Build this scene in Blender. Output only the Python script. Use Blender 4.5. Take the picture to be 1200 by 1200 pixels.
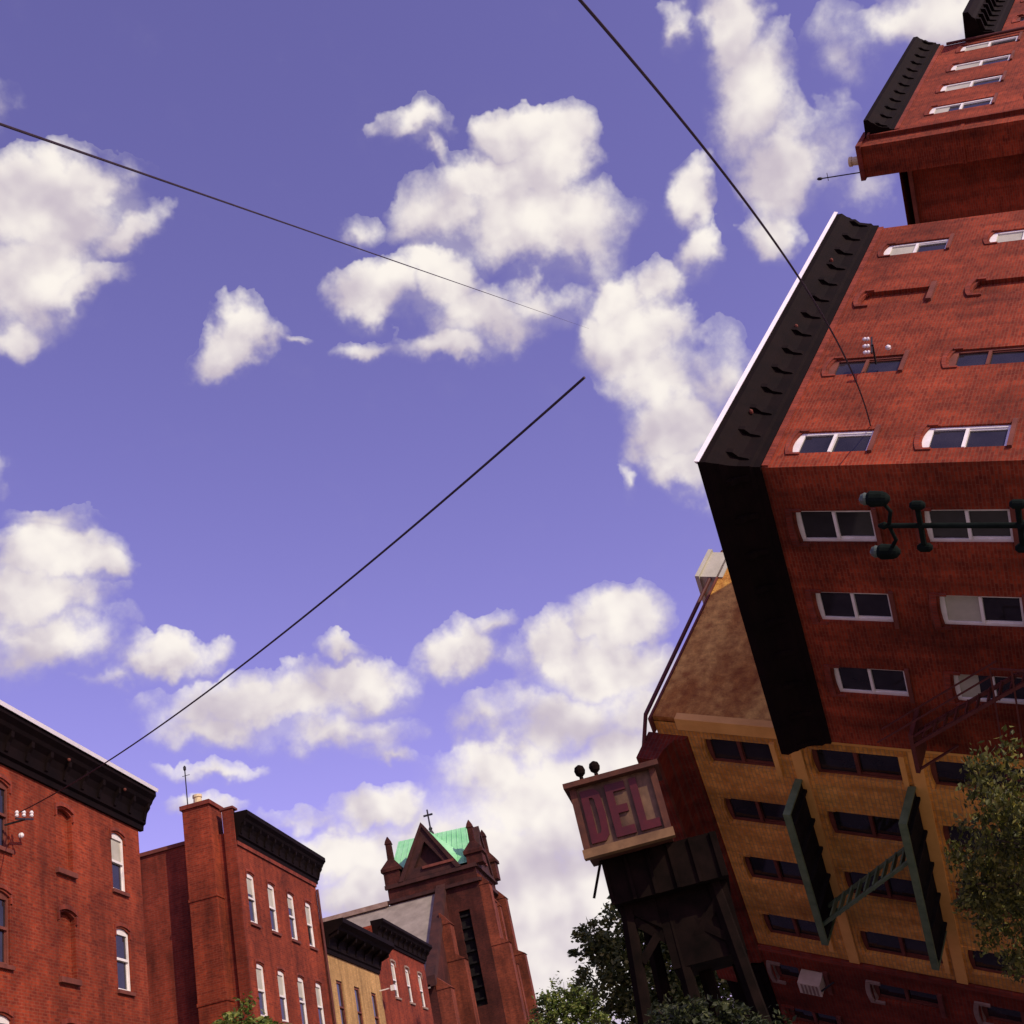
import bpy, bmesh, math, random
from mathutils import Matrix, Vector, Euler

for o in list(bpy.data.objects):
    bpy.data.objects.remove(o, do_unlink=True)
scene = bpy.context.scene
COL = scene.collection
R_ = math.radians
random.seed(7)

# ------------------------------------------------------------------ camera
# world axes: +X up the street, +Y towards the brick terrace on the left, +Z up
EYE = Vector((0, 0, 1.65))
CAM_IN_WORLD = Matrix(((0.18372, -0.45189, -0.87295),
                       (-0.95961, -0.27494, -0.05963),
                       (-0.21307, 0.84865, -0.48415)))      # columns: camera right, up, back
cam = bpy.data.cameras.new("camera")
cam.sensor_width = 36.0
cam.lens = 36.0 * 1400.0 / 1200.0
cam.clip_start = 0.1
cam.clip_end = 6000
cam_o = bpy.data.objects.new("camera", cam)
COL.objects.link(cam_o)
cam_o.matrix_world = Matrix.Translation(EYE) @ CAM_IN_WORLD.to_4x4()
scene.camera = cam_o

# ------------------------------------------------------------------ sun and sky
SUN_DIR = Vector((-0.45, -0.69, 0.58)).normalized()          # from the scene towards the sun
sun_elev = math.asin(SUN_DIR.z)
sun_rot = math.atan2(SUN_DIR.x, SUN_DIR.y)
sun = bpy.data.lights.new("sun", 'SUN')
sun.energy = 3.6
sun.angle = R_(0.5)
sun.color = (1.0, 0.86, 0.66)
sun_o = bpy.data.objects.new("sun", sun)
COL.objects.link(sun_o)
sun_o.rotation_euler = SUN_DIR.to_track_quat('Z', 'Y').to_euler()

scene.view_settings.view_transform = 'Standard'
scene.view_settings.look = 'None'
scene.view_settings.exposure = 0.0
scene.view_settings.gamma = 1.0
scene.cycles.max_bounces = 6
scene.cycles.diffuse_bounces = 3
scene.cycles.glossy_bounces = 2

SKY_STRENGTH = 0.15
SKY_TINT = (1.42, 0.79, 1.24)
CLOUD_WHITE = (6.7, 6.25, 5.75)
CLOUD_GREY = (4.0, 3.5, 3.95)
# fair-weather clouds as (azimuth, elevation, half width, half height, tilt, thickness), degrees
CLOUDS = [
    (27.9,45.2,3.99,2.24,3,1), (25.1,46.0,2.13,1.45,2,0.9), (29.0,42.4,3.04,2.49,23,0.85), (22.9,44.4,2.17,0.94,21,0.8), (26.6,41.7,2.93,1.01,23,0.7), (29.9,39.6,2.13,0.94,23,0.6), 
    (29.6,46.2,1.7,1.42,5,0.8), (18.5,38.7,2.02,1.16,13,1), (17.0,39.6,1.47,1.33,-6,0.9), (14.4,39.4,0.94,0.31,3,0.4), (4.5,47.2,1.93,0.97,-18,0.8), (3.4,45.9,1.37,0.5,-53,0.45), 
    (9.1,43.6,1.0,0.94,-40,0.5), (-2.0,45.5,1.88,1.42,-18,1.1), (-4.0,44.1,1.88,2.26,-38,1.1), (-0.4,43.9,3.94,1.45,-7,0.95), (-1.5,41.7,4.97,2.13,-17,0.95), (2.4,43.3,2.77,1.54,-15,0.7), 
    (-4.7,40.1,1.91,1.63,-54,0.6), (4.0,43.4,2.46,1.61,-4,0.65), (8.9,40.6,1.99,1.49,-11,1), (4.7,40.6,2.2,1.49,-13,0.95), (2.5,38.5,3.83,1.51,-20,0.75), (9.9,38.2,1.92,0.56,-10,0.6), 
    (5.2,37.5,2.63,0.96,-13,0.8), (-1.0,38.3,2.42,1.35,-17,0.6), (-5.4,37.4,1.52,1.58,-20,1.05), (-7.9,37.1,1.39,1.18,-21,0.7), (-5.5,35.2,2.48,2.31,-20,1.05), (-6.0,32.8,2.81,2.21,-20,0.85), 
    (-5.7,30.5,2.33,2.02,-19,1), (-5.6,28.6,1.68,1.29,-19,0.8), (-8.9,31.9,1.66,2.39,-21,0.6), (-2.7,28.8,0.57,1.22,-17,0.45), (-7.0,27.1,1.51,1.21,-19,0.5), (-3.7,36.0,1.13,1.8,-19,0.7), 
    (-17.2,45.9,1.55,2.79,-29,1), (-16.7,42.9,2.07,3.05,-33,0.9), (-16.7,39.6,1.67,2.57,-37,0.85), (-14.8,37.2,1.37,1.37,-26,0.8), (-19.0,39.1,1.33,2.57,-29,0.3), (-11.3,40.4,1.16,1.82,-24,0.9), 
    (-10.7,37.7,0.94,1.62,-23,0.6), (-14.4,47.0,0.6,1.4,-27,0.55), (-27.0,41.7,2.92,1.52,-36,0.9), (-20.2,36.8,1.46,1.47,-29,0.35), (-22.5,42.9,1.38,2.15,-13,0.3), (-19.2,49.1,2.53,2.32,-31,1), 
    (-31.0,42.5,3.96,2.58,-39,1), (27.8,30.0,2.79,1.61,-3,1.15), (25.9,29.4,1.47,0.85,-14,0.9), (29.1,28.3,3.52,1.51,-3,0.9), (28.4,26.4,3.37,1.51,-4,0.75), (27.8,31.6,2.15,0.61,-2,0.4), 
    (22.8,25.0,2.33,1.16,-6,0.95), (30.1,25.4,1.73,1.27,-3,0.5), (25.5,24.3,1.83,0.69,-6,0.35), (18.0,22.2,5.82,1.41,-6,0.9), (13.7,22.5,2.79,1.43,-10,0.95), (21.0,21.5,3.23,1.08,-8,0.65), 
    (14.1,24.1,1.44,0.52,-10,0.6), (15.5,20.4,3.74,1.17,-10,0.6), (12.8,18.9,1.79,0.55,-21,0.45), (8.3,22.8,1.86,1.37,8,0.9), (6.2,23.7,1.22,0.73,7,0.55), (-0.0,22.5,2.75,1.78,-16,1.15), 
    (3.5,21.9,1.83,1.61,-14,1), (1.9,20.7,4.04,1.81,-15,0.85), (4.2,18.8,4.43,1.67,-14,0.75), (0.5,17.9,3.19,1.98,-15,0.65), (7.0,17.0,4.0,1.76,-13,0.8), (8.1,19.7,2.01,1.11,-12,0.5), 
    (5.4,14.9,5.95,3.27,-13,0.95), (1.3,15.9,3.57,2.34,-14,0.8), (13.3,16.3,2.74,1.15,-6,0.9), (15.8,14.7,3.66,1.68,-11,0.85), (21.6,19.6,2.48,0.49,-8,0.5), (21.6,18.1,1.87,0.53,-9,0.45), 
    (17.5,16.7,1.92,0.53,-10,0.4), (9.6,13.0,5.88,3.0,-12,0.9), (6.0,10.7,5.43,3.69,-13,0.95), (7.6,7.4,6.08,3.17,-13,0.95), (14.9,13.0,3.27,1.66,-11,0.8), (2.7,13.8,2.76,3.06,-14,0.6), 
    (37.7,48.6,4.62,2.31,12,0.9), (35.5,33.3,3.88,2.18,3,0.8), (11.6,57.6,5.27,1.92,-6,0.8), ]

def build_world():
    w = bpy.data.worlds.new("World")
    scene.world = w
    w.use_nodes = True
    nt = w.node_tree
    N, L = nt.nodes, nt.links
    N.clear()

    def math_(op, a, b=None, c=None, clamp=False):
        n = N.new('ShaderNodeMath')
        n.operation = op
        n.use_clamp = clamp
        for i, v in enumerate((a, b, c)):
            if v is None:
                continue
            if isinstance(v, (int, float)):
                n.inputs[i].default_value = v
            else:
                L.new(v, n.inputs[i])
        return n.outputs[0]

    def vmath(op, a, b):
        n = N.new('ShaderNodeVectorMath')
        n.operation = op
        for i, v in enumerate((a, b)):
            if isinstance(v, (tuple, list, Vector)):
                n.inputs[i].default_value = v
            else:
                L.new(v, n.inputs[i])
        return n.outputs[0]

    def noise(vec, scale, detail, rough=0.55, col=False):
        n = N.new('ShaderNodeTexNoise')
        n.inputs['Scale'].default_value = scale
        n.inputs['Detail'].default_value = detail
        n.inputs['Roughness'].default_value = rough
        L.new(vec, n.inputs['Vector'])
        return n.outputs['Color' if col else 'Fac']

    def smooth(v, a, b):
        n = N.new('ShaderNodeMapRange')
        n.interpolation_type = 'SMOOTHSTEP'
        n.inputs['From Min'].default_value = a
        n.inputs['From Max'].default_value = b
        L.new(v, n.inputs['Value'])
        return n.outputs['Result']

    tc = N.new('ShaderNodeTexCoord')
    d0 = vmath('NORMALIZE', tc.outputs['Generated'], (0, 0, 0))
    # billowing edges: the direction is nudged by two sizes of noise
    n1 = vmath('SUBTRACT', noise(d0, 14.0, 3, 0.5, True), (0.5, 0.5, 0.5))
    n2 = vmath('SUBTRACT', noise(d0, 46.0, 3, 0.6, True), (0.5, 0.5, 0.5))
    n1 = vmath('MULTIPLY', n1, (0.056, 0.056, 0.056))
    n2 = vmath('MULTIPLY', n2, (0.026, 0.026, 0.026))
    d = vmath('ADD', vmath('ADD', d0, n1), n2)
    F = S = D = None
    for az, el, hw, hh, tilt, wt in CLOUDS:
        a, e = R_(az), R_(el)
        c = Vector((math.cos(e) * math.cos(a), math.cos(e) * math.sin(a), math.sin(e)))
        er = Vector((math.sin(a), -math.cos(a), 0))
        eu = er.cross(c)
        t = R_(tilt)
        t1 = er * math.cos(t) + eu * math.sin(t)
        t2 = c.cross(t1) * -1 if (c.cross(t1)).dot(eu) < 0 else c.cross(t1)
        t3 = t1.cross(t2)
        M = Matrix((t1, t2, t3)).transposed()
        mp = N.new('ShaderNodeMapping')
        mp.vector_type = 'TEXTURE'
        mp.inputs['Location'].default_value = c
        mp.inputs['Rotation'].default_value = M.to_euler('XYZ')
        mp.inputs['Scale'].default_value = (R_(hw) * 1.22, R_(hh) * 1.22, 0.5)
        if F is None:
            L.new(d, mp.inputs['Vector'])
        else:                                                # keeps the nodes in one chain, which the renderer's stack needs
            va = N.new('ShaderNodeVectorMath')
            va.operation = 'MULTIPLY_ADD'
            L.new(F, va.inputs[0])
            va.inputs[1].default_value = (1e-7, 1e-7, 1e-7)
            L.new(d, va.inputs[2])
            L.new(va.outputs[0], mp.inputs['Vector'])
        g = N.new('ShaderNodeTexGradient')
        g.gradient_type = 'SPHERICAL'
        L.new(mp.outputs[0], g.inputs['Vector'])
        sp = N.new('ShaderNodeSeparateXYZ')
        L.new(mp.outputs[0], sp.inputs[0])
        gw = math_('MULTIPLY', g.outputs['Fac'], wt)
        F = gw if F is None else math_('ADD', F, gw)
        D = gw if D is None else math_('SMOOTH_MAX', D, gw, 0.12)
        S = math_('MULTIPLY', gw, sp.outputs['Y']) if S is None else math_('MULTIPLY_ADD', gw, sp.outputs['Y'], S)
    fb = noise(d0, 20.0, 6, 0.58)
    dens = math_('MULTIPLY_ADD', math_('SUBTRACT', fb, 0.5), 0.85, D)
    dens = math_('MULTIPLY', dens, smooth(F, 0.0, 0.10))
    # lit tops, grey-mauve undersides
    H = math_('DIVIDE', S, math_('MAXIMUM', F, 0.02))
    up = vmath('ADD', d0, (-0.010, -0.010, 0.016))
    # crisp heads, ragged undersides
    edge = math_('MULTIPLY_ADD', H, 0.16, dens)
    veil = math_('MULTIPLY', smooth(math_('MULTIPLY_ADD', math_('SUBTRACT', fb, 0.5), 0.5, F), 0.02, 0.75), 0.34)
    alpha = math_('MAXIMUM', smooth(edge, 0.03, 0.56), veil)
    relief = math_('SUBTRACT', noise(d0, 15.0, 3, 0.5), noise(up, 15.0, 3, 0.5))
    lit = math_('MULTIPLY_ADD', relief, 2.0, math_('MULTIPLY_ADD', H, 0.62, math_('MULTIPLY', dens, 0.45)))
    lit = smooth(lit, -0.25, 0.75)
    cm = N.new('ShaderNodeMix')
    cm.data_type = 'RGBA'
    L.new(lit, cm.inputs[0])
    cm.inputs[6].default_value = (*CLOUD_GREY, 1)
    cm.inputs[7].default_value = (*CLOUD_WHITE, 1)

    sky = N.new('ShaderNodeTexSky')
    sky.sky_type = 'NISHITA'
    sky.sun_disc = False
    sky.sun_elevation = sun_elev
    sky.sun_rotation = sun_rot
    sky.air_density = 1.0
    sky.dust_density = 0.6
    sky.ozone_density = 2.0
    ti = N.new('ShaderNodeMix')
    ti.data_type = 'RGBA'
    ti.blend_type = 'MULTIPLY'
    ti.inputs[0].default_value = 1.0
    L.new(sky.outputs[0], ti.inputs[6])
    ti.inputs[7].default_value = (*SKY_TINT, 1)
    mx = N.new('ShaderNodeMix')
    mx.data_type = 'RGBA'
    L.new(math_('MULTIPLY', alpha, 0.97), mx.inputs[0])
    L.new(ti.outputs[2], mx.inputs[6])
    L.new(cm.outputs[2], mx.inputs[7])
    bg = N.new('ShaderNodeBackground')
    bg.inputs['Strength'].default_value = SKY_STRENGTH
    L.new(mx.outputs[2], bg.inputs['Color'])
    out = N.new('ShaderNodeOutputWorld')
    L.new(bg.outputs[0], out.inputs['Surface'])

build_world()

# ------------------------------------------------------------------ frames
# the terrace and the street stand upright; the other block is tipped over on its side
UPRIGHT = Matrix.Translation(EYE)
RIGHT_IN_CAM = Matrix(((0.42056, 0.31641, -0.85030),
                       (0.58976, -0.80753, -0.00879),
                       (-0.68943, -0.49778, -0.52622)))
TIPPED = Matrix.Translation(EYE) @ (CAM_IN_WORLD @ RIGHT_IN_CAM).to_4x4()
GROUND = -1.65
TIPPED_BACK = TIPPED @ Matrix.Scale(1.45, 4)               # the taller houses behind the corner house, drawn at 1 : 1.45

# ------------------------------------------------------------------ materials
def new_mat(name):
    m = bpy.data.materials.new(name)
    m.use_nodes = True
    nt = m.node_tree
    return m, nt, nt.nodes, nt.links, nt.nodes['Principled BSDF']

def ramp(N, L, fac, c0, c1, p0=0.3, p1=0.7):
    r = N.new('ShaderNodeValToRGB')
    r.color_ramp.elements[0].position = p0
    r.color_ramp.elements[1].position = p1
    r.color_ramp.elements[0].color = (*c0, 1)
    r.color_ramp.elements[1].color = (*c1, 1)
    L.new(fac, r.inputs[0])
    return r.outputs[0]

def mul(N, L, a, b, f=1.0):
    n = N.new('ShaderNodeMix')
    n.data_type = 'RGBA'
    n.blend_type = 'MULTIPLY'
    n.inputs[0].default_value = f
    L.new(a, n.inputs[6])
    L.new(b, n.inputs[7])
    return n.outputs[2]

def tex_noise(N, L, vec, scale, detail=4, rough=0.55):
    n = N.new('ShaderNodeTexNoise')
    n.inputs['Scale'].default_value = scale
    n.inputs['Detail'].default_value = detail
    n.inputs['Roughness'].default_value = rough
    L.new(vec, n.inputs['Vector'])
    return n.outputs['Fac']

def brick_mat(name, c1, c2, mortar, stain=0.46, bw=0.23, bh=0.078, msize=0.012):
    m, nt, N, L, P = new_mat(name)
    tc = N.new('ShaderNodeTexCoord')
    sp = N.new('ShaderNodeSeparateXYZ')
    L.new(tc.outputs['Object'], sp.inputs[0])
    ad = N.new('ShaderNodeMath')
    L.new(sp.outputs['X'], ad.inputs[0])
    L.new(sp.outputs['Y'], ad.inputs[1])
    cb = N.new('ShaderNodeCombineXYZ')
    L.new(ad.outputs[0], cb.inputs['X'])
    L.new(sp.outputs['Z'], cb.inputs['Y'])
    b = N.new('ShaderNodeTexBrick')
    b.inputs['Scale'].default_value = 1.0
    b.inputs['Brick Width'].default_value = bw
    b.inputs['Row Height'].default_value = bh
    b.inputs['Mortar Size'].default_value = msize
    b.inputs['Color1'].default_value = (*c1, 1)
    b.inputs['Color2'].default_value = (*c2, 1)
    b.inputs['Mortar'].default_value = (*mortar, 1)
    L.new(cb.outputs[0], b.inputs['Vector'])
    s1 = ramp(N, L, tex_noise(N, L, tc.outputs['Object'], 0.45, 6, 0.6), (stain,) * 3, (1.12,) * 3, 0.33, 0.66)
    # soot streaks stretched along the wall's height
    mp = N.new('ShaderNodeMapping')
    mp.inputs['Scale'].default_value = (1.6, 1.6, 0.22)
    L.new(tc.outputs['Object'], mp.inputs[0])
    s2 = ramp(N, L, tex_noise(N, L, mp.outputs[0], 1.3, 5, 0.6), (0.60,) * 3, (1.10,) * 3, 0.30, 0.6)
    s3 = ramp(N, L, tex_noise(N, L, tc.outputs['Object'], 7.0, 3, 0.6), (0.80,) * 3, (1.15,) * 3, 0.3, 0.7)
    c = mul(N, L, mul(N, L, mul(N, L, b.outputs['Color'], s1), s2), s3)
    L.new(c, P.inputs['Base Color'])
    P.inputs['Roughness'].default_value = 0.88
    P.inputs['Specular IOR Level'].default_value = 0.2
    bp = N.new('ShaderNodeBump')
    bp.inputs['Strength'].default_value = 0.4
    bp.inputs['Distance'].default_value = 0.01
    L.new(b.outputs['Color'], bp.inputs['Height'])
    L.new(bp.outputs[0], P.inputs['Normal'])
    return m

def rough_mat(name, c0, c1, scale=3.0, rough=0.7, metal=0.0, bump=0.0, p0=0.3, p1=0.7, spec=0.3):
    m, nt, N, L, P = new_mat(name)
    tc = N.new('ShaderNodeTexCoord')
    n = tex_noise(N, L, tc.outputs['Object'], scale, 6, 0.62)
    L.new(ramp(N, L, n, c0, c1, p0, p1), P.inputs['Base Color'])
    P.inputs['Roughness'].default_value = rough
    P.inputs['Metallic'].default_value = metal
    P.inputs['Specular IOR Level'].default_value = spec
    if bump:
        bp = N.new('ShaderNodeBump')
        bp.inputs['Strength'].default_value = bump
        bp.inputs['Distance'].default_value = 0.05
        L.new(tex_noise(N, L, tc.outputs['Object'], scale * 5, 5), bp.inputs['Height'])
        L.new(bp.outputs[0], P.inputs['Normal'])
    return m

def glass_mat(name, col, rough=0.06):
    m, nt, N, L, P = new_mat(name)
    tc = N.new('ShaderNodeTexCoord')
    n = tex_noise(N, L, tc.outputs['Object'], 1.2, 3)
    L.new(ramp(N, L, n, [v * 0.6 for v in col], [v * 1.5 for v in col]), P.inputs['Base Color'])
    P.inputs['Roughness'].default_value = rough
    P.inputs['Specular IOR Level'].default_value = 0.4
    bp = N.new('ShaderNodeBump')
    bp.inputs['Strength'].default_value = 0.06
    L.new(tex_noise(N, L, tc.outputs['Object'], 2.5, 2), bp.inputs['Height'])
    L.new(bp.outputs[0], P.inputs['Normal'])
    return m

def leaf_mat(name, c0, c1, c2):
    m, nt, N, L, P = new_mat(name)
    g = N.new('ShaderNodeNewGeometry')
    r = N.new('ShaderNodeValToRGB')
    r.color_ramp.elements[0].color = (*c0, 1)
    r.color_ramp.elements[1].color = (*c2, 1)
    e = r.color_ramp.elements.new(0.6)
    e.color = (*c1, 1)
    L.new(g.outputs['Random Per Island'], r.inputs[0])
    L.new(r.outputs[0], P.inputs['Base Color'])
    P.inputs['Roughness'].default_value = 0.55
    P.inputs['Specular IOR Level'].default_value = 0.3
    tr = N.new('ShaderNodeBsdfTranslucent')
    L.new(r.outputs[0], tr.inputs['Color'])
    mx = N.new('ShaderNodeMixShader')
    mx.inputs[0].default_value = 0.3
    L.new(P.outputs[0], mx.inputs[1])
    L.new(tr.outputs[0], mx.inputs[2])
    L.new(mx.outputs[0], N['Material Output'].inputs['Surface'])
    return m

MAT = {}
MAT['red_brick'] = brick_mat('red_brick', (0.33, 0.048, 0.014), (0.195, 0.026, 0.009), (0.25, 0.068, 0.032))
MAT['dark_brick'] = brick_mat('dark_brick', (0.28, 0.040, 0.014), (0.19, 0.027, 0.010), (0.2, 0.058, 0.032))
MAT['yellow_brick'] = brick_mat('yellow_brick', (0.56, 0.33, 0.11), (0.46, 0.26, 0.08), (0.40, 0.27, 0.13), 0.75)
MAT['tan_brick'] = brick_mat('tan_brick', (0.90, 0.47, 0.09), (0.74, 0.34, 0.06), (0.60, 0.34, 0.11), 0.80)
MAT['church_brick_shaded'] = brick_mat('church_brick_shaded', (0.085, 0.018, 0.010), (0.05, 0.012, 0.008), (0.08, 0.028, 0.018), 0.4)  # darkened so the church walls read as shaded between the lit buttresses
MAT['brownstone_shaded'] = rough_mat('brownstone_shaded', (0.024, 0.009, 0.007), (0.065, 0.022, 0.014), 1.2, 0.85, bump=0.3)  # shade put into the colour: the sun itself reaches the front gable
MAT['stone_trim'] = rough_mat('stone_trim', (0.20, 0.13, 0.09), (0.34, 0.25, 0.18), 2.0, 0.85)
MAT['lintel_brick'] = brick_mat('lintel_brick', (0.31, 0.055, 0.024), (0.22, 0.036, 0.018), (0.2, 0.06, 0.04), 0.6, 0.078, 0.23)
MAT['tan_trim'] = rough_mat('tan_trim', (0.70, 0.36, 0.08), (0.86, 0.48, 0.12), 2.0, 0.8)
MAT['sill_stone'] = rough_mat('sill_stone', (0.11, 0.03, 0.018), (0.19, 0.055, 0.032), 3.0, 0.8)
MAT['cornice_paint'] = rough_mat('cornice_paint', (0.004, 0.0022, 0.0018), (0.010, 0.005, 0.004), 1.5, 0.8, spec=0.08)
MAT['roof_flashing'] = rough_mat('roof_flashing', (0.72, 0.72, 0.70), (0.86, 0.86, 0.84), 2.0, 0.5)
MAT['roof_tar'] = rough_mat('roof_tar', (0.03, 0.03, 0.03), (0.07, 0.065, 0.06), 0.8, 0.9)
MAT['white_paint'] = rough_mat('white_paint', (0.68, 0.66, 0.58), (0.86, 0.84, 0.76), 3.0, 0.5)
MAT['cream_paint'] = rough_mat('cream_paint', (0.50, 0.42, 0.28), (0.66, 0.58, 0.42), 3.0, 0.6)
MAT['window_glass'] = glass_mat('window_glass', (0.020, 0.018, 0.020))
MAT['pale_blind'] = rough_mat('pale_blind', (0.36, 0.36, 0.27), (0.50, 0.49, 0.38), 2.0, 0.5)
MAT['slate'] = rough_mat('slate', (0.19, 0.165, 0.125), (0.31, 0.275, 0.21), 1.0, 0.75, bump=0.2)
MAT['verdigris'] = rough_mat('verdigris', (0.20, 0.56, 0.25), (0.36, 0.74, 0.40), 0.6, 0.6)
MAT['ledge_paint'] = rough_mat('ledge_paint', (0.12, 0.065, 0.026), (0.24, 0.14, 0.055), 3.0, 0.7)
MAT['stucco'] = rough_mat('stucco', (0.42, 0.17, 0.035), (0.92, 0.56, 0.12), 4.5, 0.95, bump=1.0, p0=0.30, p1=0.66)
def weather(m, scale, dark, p0, p1, stretch=(1, 1, 1)):
    """large worn patches over a finished material"""
    nt = m.node_tree
    N, L = nt.nodes, nt.links
    P = N['Principled BSDF']
    tc = N.new('ShaderNodeTexCoord')
    mp = N.new('ShaderNodeMapping')
    mp.inputs['Scale'].default_value = stretch
    L.new(tc.outputs['Object'], mp.inputs[0])
    src = P.inputs['Base Color'].links[0].from_socket
    r = ramp(N, L, tex_noise(N, L, mp.outputs[0], scale, 5, 0.65), dark, (1, 1, 1), p0, p1)
    L.new(mul(N, L, src, r), P.inputs['Base Color'])

MAT['concrete'] = rough_mat('concrete', (0.42, 0.40, 0.30), (0.56, 0.53, 0.42), 2.0, 0.85, bump=0.2)
MAT['green_iron'] = rough_mat('green_iron', (0.07, 0.12, 0.055), (0.14, 0.20, 0.095), 4.0, 0.55)
MAT['black_iron'] = rough_mat('black_iron', (0.012, 0.012, 0.012), (0.03, 0.028, 0.026), 4.0, 0.5)
MAT['lamp_iron'] = rough_mat('lamp_iron', (0.004, 0.007, 0.005), (0.010, 0.016, 0.012), 4.0, 0.9, spec=0.05)
MAT['church_brick_lit'] = brick_mat('church_brick_lit', (0.24, 0.050, 0.018), (0.15, 0.032, 0.014), (0.16, 0.055, 0.03), 0.5)  # brightened copy of the church brick, sunlight on the buttresses put into colour
MAT['floor_iron'] = rough_mat('floor_iron', (0.006, 0.006, 0.006), (0.018, 0.016, 0.014), 4.0, 0.85, spec=0.1)
MAT['red_iron'] = rough_mat('red_iron', (0.07, 0.018, 0.012), (0.12, 0.03, 0.02), 4.0, 0.6)
MAT['lamp_glass'] = rough_mat('lamp_glass', (0.05, 0.07, 0.05), (0.09, 0.12, 0.085), 3.0, 0.3)
MAT['sign_wood'] = rough_mat('sign_wood', (0.045, 0.015, 0.008), (0.11, 0.038, 0.016), 4.0, 0.75)
MAT['sign_face'] = rough_mat('sign_face', (0.09, 0.05, 0.022), (0.21, 0.125, 0.058), 3.0, 0.6)
MAT['sign_red'] = rough_mat('sign_red', (0.045, 0.005, 0.005), (0.085, 0.008, 0.008), 3.0, 0.5)
MAT['old_timber'] = rough_mat('old_timber', (0.004, 0.003, 0.002), (0.012, 0.007, 0.005), 3.0, 0.95, spec=0.05)
MAT['wire_rubber'] = rough_mat('wire_rubber', (0.03, 0.018, 0.024), (0.05, 0.032, 0.04), 5.0, 0.7)
MAT['porcelain'] = rough_mat('porcelain', (0.70, 0.68, 0.62), (0.85, 0.83, 0.78), 5.0, 0.3)
MAT['clay_pot'] = rough_mat('clay_pot', (0.55, 0.45, 0.22), (0.72, 0.62, 0.36), 4.0, 0.7)
MAT['asphalt'] = rough_mat('asphalt', (0.045, 0.045, 0.047), (0.075, 0.073, 0.07), 1.5, 0.9, bump=0.2)
MAT['pavement'] = rough_mat('pavement', (0.22, 0.205, 0.18), (0.33, 0.31, 0.28), 0.8, 0.9, bump=0.15)
MAT['earth'] = rough_mat('earth', (0.12, 0.105, 0.075), (0.19, 0.165, 0.12), 0.05, 0.95)
MAT['bark'] = rough_mat('bark', (0.05, 0.035, 0.025), (0.11, 0.08, 0.055), 6.0, 0.9, bump=0.5)
MAT['leaf_light'] = leaf_mat('leaf_light', (0.05, 0.09, 0.012), (0.12, 0.17, 0.025), (0.27, 0.30, 0.06))
MAT['leaf_mid'] = leaf_mat('leaf_mid', (0.035, 0.06, 0.012), (0.08, 0.11, 0.02), (0.17, 0.19, 0.04))
MAT['leaf_dark'] = leaf_mat('leaf_dark', (0.010, 0.016, 0.006), (0.028, 0.04, 0.012), (0.08, 0.095, 0.024))
MAT['leaf_olive'] = leaf_mat('leaf_olive', (0.03, 0.038, 0.007), (0.095, 0.105, 0.016), (0.24, 0.22, 0.04))
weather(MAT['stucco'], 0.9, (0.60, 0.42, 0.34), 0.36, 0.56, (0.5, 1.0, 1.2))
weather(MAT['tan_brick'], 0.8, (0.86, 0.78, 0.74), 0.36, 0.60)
weather(MAT['sign_face'], 2.2, (0.45, 0.40, 0.36), 0.36, 0.60, (1, 1, 0.5))

# ------------------------------------------------------------------ builders
BASE = {}                                                    # object -> base point in its frame

def thing(name, label, cat, base, frame=UPRIGHT, group=None):
    o = bpy.data.objects.new(name, None)
    o.empty_display_size = 0.5
    COL.objects.link(o)
    b = Vector(base)
    o.matrix_world = frame @ Matrix.Translation(b)
    o['label'] = label
    o['category'] = cat
    if group:
        o['group'] = group
    BASE[o] = b
    return o

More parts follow.
